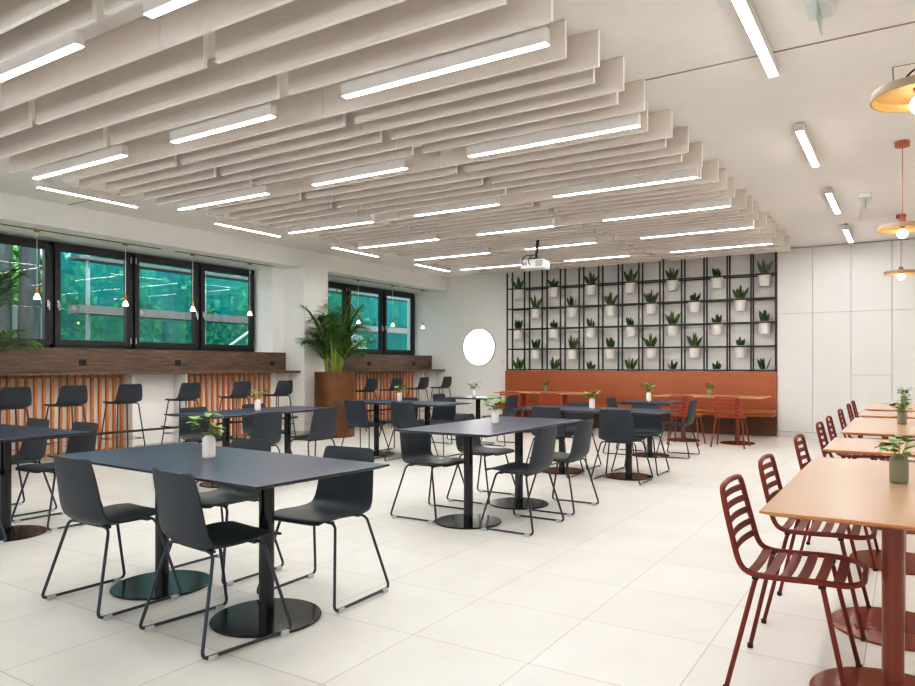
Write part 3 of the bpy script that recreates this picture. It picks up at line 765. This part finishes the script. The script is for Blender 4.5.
bm = BM(); tube(bm, catmull([(-.02, 5.55, 3.18), (.05, 5.6, 3.25), (.2, 5.66, 3.285), (.4, 5.7, 3.30)], 5), .007, 6); o = obj('ceiling_cable', bm, 'rubber'); tag(o, 'short curved black cable under the ceiling access panel', 'cable')

# emergency signs and projector
for x, y, lab in ((-.43, 4.42, 'white emergency sign box with thin green plate, cut off at the top edge'), (-.45, 9.75, 'small white emergency sign box with hanging plate, far back on the ceiling')):
    t = thing('emergency_sign', lab, 'emergency sign', (x, y, CZ), 0, 'emergency signs on the ceiling')
    bm = BM(); box(bm, (-.065, -.13, -.055), (.065, .13, -.001), .008); obj('housing', bm, 'plastic', t)
    bm = BM(); box(bm, (-.003, -.12, -.15), (.003, .12, -.056)); obj('sign_plate', bm, 'green_plate', t)
t = thing('projector', 'white projector hanging from a black pole under the baffles', 'projector', (-4.68, 9.3, 2.73), R(6))
bm = BM(); box(bm, (-.18, -.14, -.065), (.18, .14, .065), .015); obj('body', bm, 'plastic', t, 40)
bm = BM(); box(bm, (.06, -.146, -.045), (.16, -.139, .045), .003); obj('vent_grille', bm, 'grille', t)
for x, m in ((-.09, 'blue'), (-.12, 'yellow')):
    bm = BM(); box(bm, (x-.012, -.146, -.02), (x+.012, -.139, .02)); obj('socket', bm, m, t)
bm = BM(); lathe(bm, [(.05, 0), (.055, .01), (.055, .03), (.03, .05)], n=24); bmesh.ops.rotate(bm, verts=bm.verts, matrix=Matrix.Rotation(R(-90), 3, 'X')); bmesh.ops.translate(bm, verts=bm.verts, vec=(-.08, .135, 0)); obj('lens', bm, 'black', t, 40)
bm = BM(); tube(bm, [(.02, 0, .1), (.07, 0, CZ-2.741)], .022, 10); box(bm, (-.06, -.05, .066), (.09, .05, .1), .006); box(bm, (.0, -.06, CZ-2.741-.02), (.14, .06, CZ-2.741)); obj('ceiling_pole', bm, 'black', t, 40)
for x0 in (-.12, -.02):
    bm = BM(); tube(bm, catmull([(x0, -.145, -.02), (x0-.02, -.17, .04), (x0+.02, -.13, .12), (.03, -.03, .15), (.04, -.02, .25)], 5), .006, 6); obj('cable', bm, 'rubber', t)

# ------------------------------------------------------------------ outside the windows
def crown(bm, c, rad, n, size):
    for i in range(n):
        while True:
            v = Vector((random.uniform(-1, 1), random.uniform(-1, 1), random.uniform(-1, 1)))
            if v.length < 1: break
        v = v.normalized()*(v.length**.35)
        p = Vector(c)+Vector((v.x*rad[0], v.y*rad[1], v.z*rad[2]))
        a = Vector((random.gauss(0, 1), random.gauss(0, 1), random.gauss(0, 1))).normalized(); s = a.cross(Vector((random.gauss(0, 1), random.gauss(0, 1), random.gauss(0, 1)))).normalized()
        L = size*random.uniform(.6, 1.3); w = L*.35
        vs = [bm.verts.new(q) for q in (p, p+a*L*.5+s*w, p+a*L, p+a*L*.5-s*w)]; bm.faces.new(vs)
def tree(x, y, label, cr, trunk_r, mat, seed, trunks=((0, 0),), zt=4):
    random.seed(seed)
    t = thing('tree', label, 'tree', (x, y, -.3), 0, 'trees outside the windows')
    bm = BM()
    for dx, dy in trunks: tube(bm, [(dx, dy, 0), (dx+.03, dy, zt*.5), (dx-.02, dy+.05, zt)], [trunk_r*1.15, trunk_r, trunk_r*.85], 12)
    obj('trunk', bm, 'bark', t, True)
    bm = BM()
    for c, rad, n, size in cr: crown(bm, c, rad, n, size)
    obj('crown', bm, mat, t)
tree(-13.3, 6.05, 'grey double-trunked tree outside the leftmost window', [((-1, .5, 4.8), (1.5, 2.2, 1.0), 2200, .16), ((-3, -.4, 1.5), (.6, 1.6, 1.8), 1800, .14)], .17, 'foliage', 1, ((0, 0), (.1, .42)), 5)
tree(-16.5, 11.5, 'bright green tree behind the netting in the middle of the long window', [((0, 0, 2.6), (1.6, 2.6, 2.6), 7000, .15)], .15, 'foliage', 2)
tree(-17.0, 16.9, 'bright green tree behind the netting at the right of the long window', [((0, 0, 2.7), (1.6, 2.6, 2.7), 7000, .15)], .15, 'foliage', 3)
tree(-18.5, 22.8, 'dark green tree seen through the far window, left', [((0, 0, 2.6), (1.8, 3.0, 2.8), 7000, .17)], .16, 'foliage2', 4)
tree(-19.5, 29.9, 'dark green tree seen through the far window, right', [((0, 0, 2.7), (1.8, 3.6, 2.9), 7500, .18)], .16, 'foliage2', 5)
tree(-20.4, 8.6, 'green tree behind the netting, left in the long window', [((0, 0, 2.6), (1.5, 1.9, 2.8), 5000, .15)], .15, 'foliage2', 6)
random.seed(77); t = thing('hedge', 'dark green wall of foliage far behind the netting outside', 'hedge', (-26, 22, -.3))
bm = BM()
for i in range(5): crown(bm, (0, -13+i*8.5, 3.0), (1.5, 5.5, 3.6), 3600, .34)
obj('leaves', bm, 'foliage2', t)
bm = BM(); box(bm, (-1.2, -17, 0), (-.6, 26, 5.6), .3); obj('inner_foliage', bm, 'foliage2', t)
bm = BM(); ny = 120
vs = [[bm.verts.new((-12.4+.05*math.sin(i*.9)+.03*math.sin(i*2.3)+.12*(z/6), 5.75+(1-z/6)*1.2*(1-i/ny)+i*.195, -.3+z)) for z in (0, 1.5, 3, 4.5, 6)] for i in range(ny+1)]
for i in range(ny):
    for k in range(4): bm.faces.new((vs[i][k], vs[i+1][k], vs[i+1][k+1], vs[i][k+1]))
o = obj('scaffold_net', bm, 'net', None, True); tag(o, 'teal protective netting hung on the scaffold outside the windows', 'netting')
t = thing('scaffold', 'grey scaffold with boards and tubes outside the windows', 'scaffold', (-11.75, 6.5, -.3))
for i, y in enumerate((.2, 2.5, 4.8, 5.7, 8.0, 10.6, 13.2)):
    bm = BM(); tube(bm, [(0, y, 0), (0, y, 6)], .035, 8); obj('pole', bm, 'steel', t, True)
for z, w in ((2.42, .14), (3.32, .05), (5.2, .14)):
    bm = BM(); box(bm, (-.25, .0, z), (.1, 15, z+w)); obj('board', bm, 'board', t)
for y in (2.6, 5.8):
    bm = BM(); tube(bm, [(.08, y-1.4, .8), (.08, y+1.0, 2.3)], .03, 8); obj('brace', bm, 'steel', t, True)
for y in (2.4, 5.0, 9.):
    bm = BM(); tube(bm, [(.08, y, 4.6), (.08, y+2.2, 2.6)], .028, 8); obj('brace', bm, 'board', t, True)
bm = BM(); box(bm, (-13.9, 2.0, -.3), (-13.7, 7.2, 2.32)); o = obj('garden_wall', bm, 'concrete'); tag(o, 'pale grey wall outside the leftmost window', 'wall')
bm = BM(); box(bm, (-40, -20, -.45), (-10.45, 50, -.3)); struct('ground', bm, 'grass')

# ------------------------------------------------------------------ light
w = bpy.data.worlds.new('sky'); scene.world = w; w.use_nodes = True
bg = w.node_tree.nodes['Background']; bg.inputs[0].default_value = (.86, .93, 1.0, 1); bg.inputs[1].default_value = 1.6
def area(name, loc, rot, sx, sy, power, col=(1, 1, 1)):
    l = bpy.data.lights.new(name, 'AREA'); l.shape = 'RECTANGLE'; l.size = sx; l.size_y = sy; l.energy = power; l.color = col
    o = bpy.data.objects.new(name, l); C.objects.link(o); o.location = loc; o.rotation_euler = rot
for x, sx in ((-7.8, 2.6), (-3.8, 3.0), (.6, 3.4)):
    area('front_fill', (x, -3.4, 1.9), (R(90), 0, 0), sx, 1.9, 14, (1, .99, .97))  # added fill lamps in the unseen front openings, brightening ceiling and baffles
sun = bpy.data.lights.new('sun', 'SUN'); sun.energy = 5.0; sun.angle = R(8); so = bpy.data.objects.new('sun', sun); C.objects.link(so)
so.rotation_euler = Vector((-.5, -.2, -1)).to_track_quat('-Z', 'Y').to_euler()
scene.view_settings.view_transform = 'Standard'; scene.view_settings.look = 'None'
scene.view_settings.exposure = .62; scene.view_settings.gamma = 1
vs = scene.view_settings
vs.use_curve_mapping = True
cm = vs.curve_mapping; cm.clip_max_x = 2.0; cm.clip_max_y = 2.0
cv = cm.curves[3]
cv.points[0].location = (0, 0); cv.points[1].location = (2.0, 1.0)
for p in ((.08, .068), (.3, .33), (.6, .65), (1.0, .84)): cv.points.new(*p)
cm.update()
scene.cycles.sample_clamp_indirect = 5
scene.cycles.sample_clamp_direct = 10
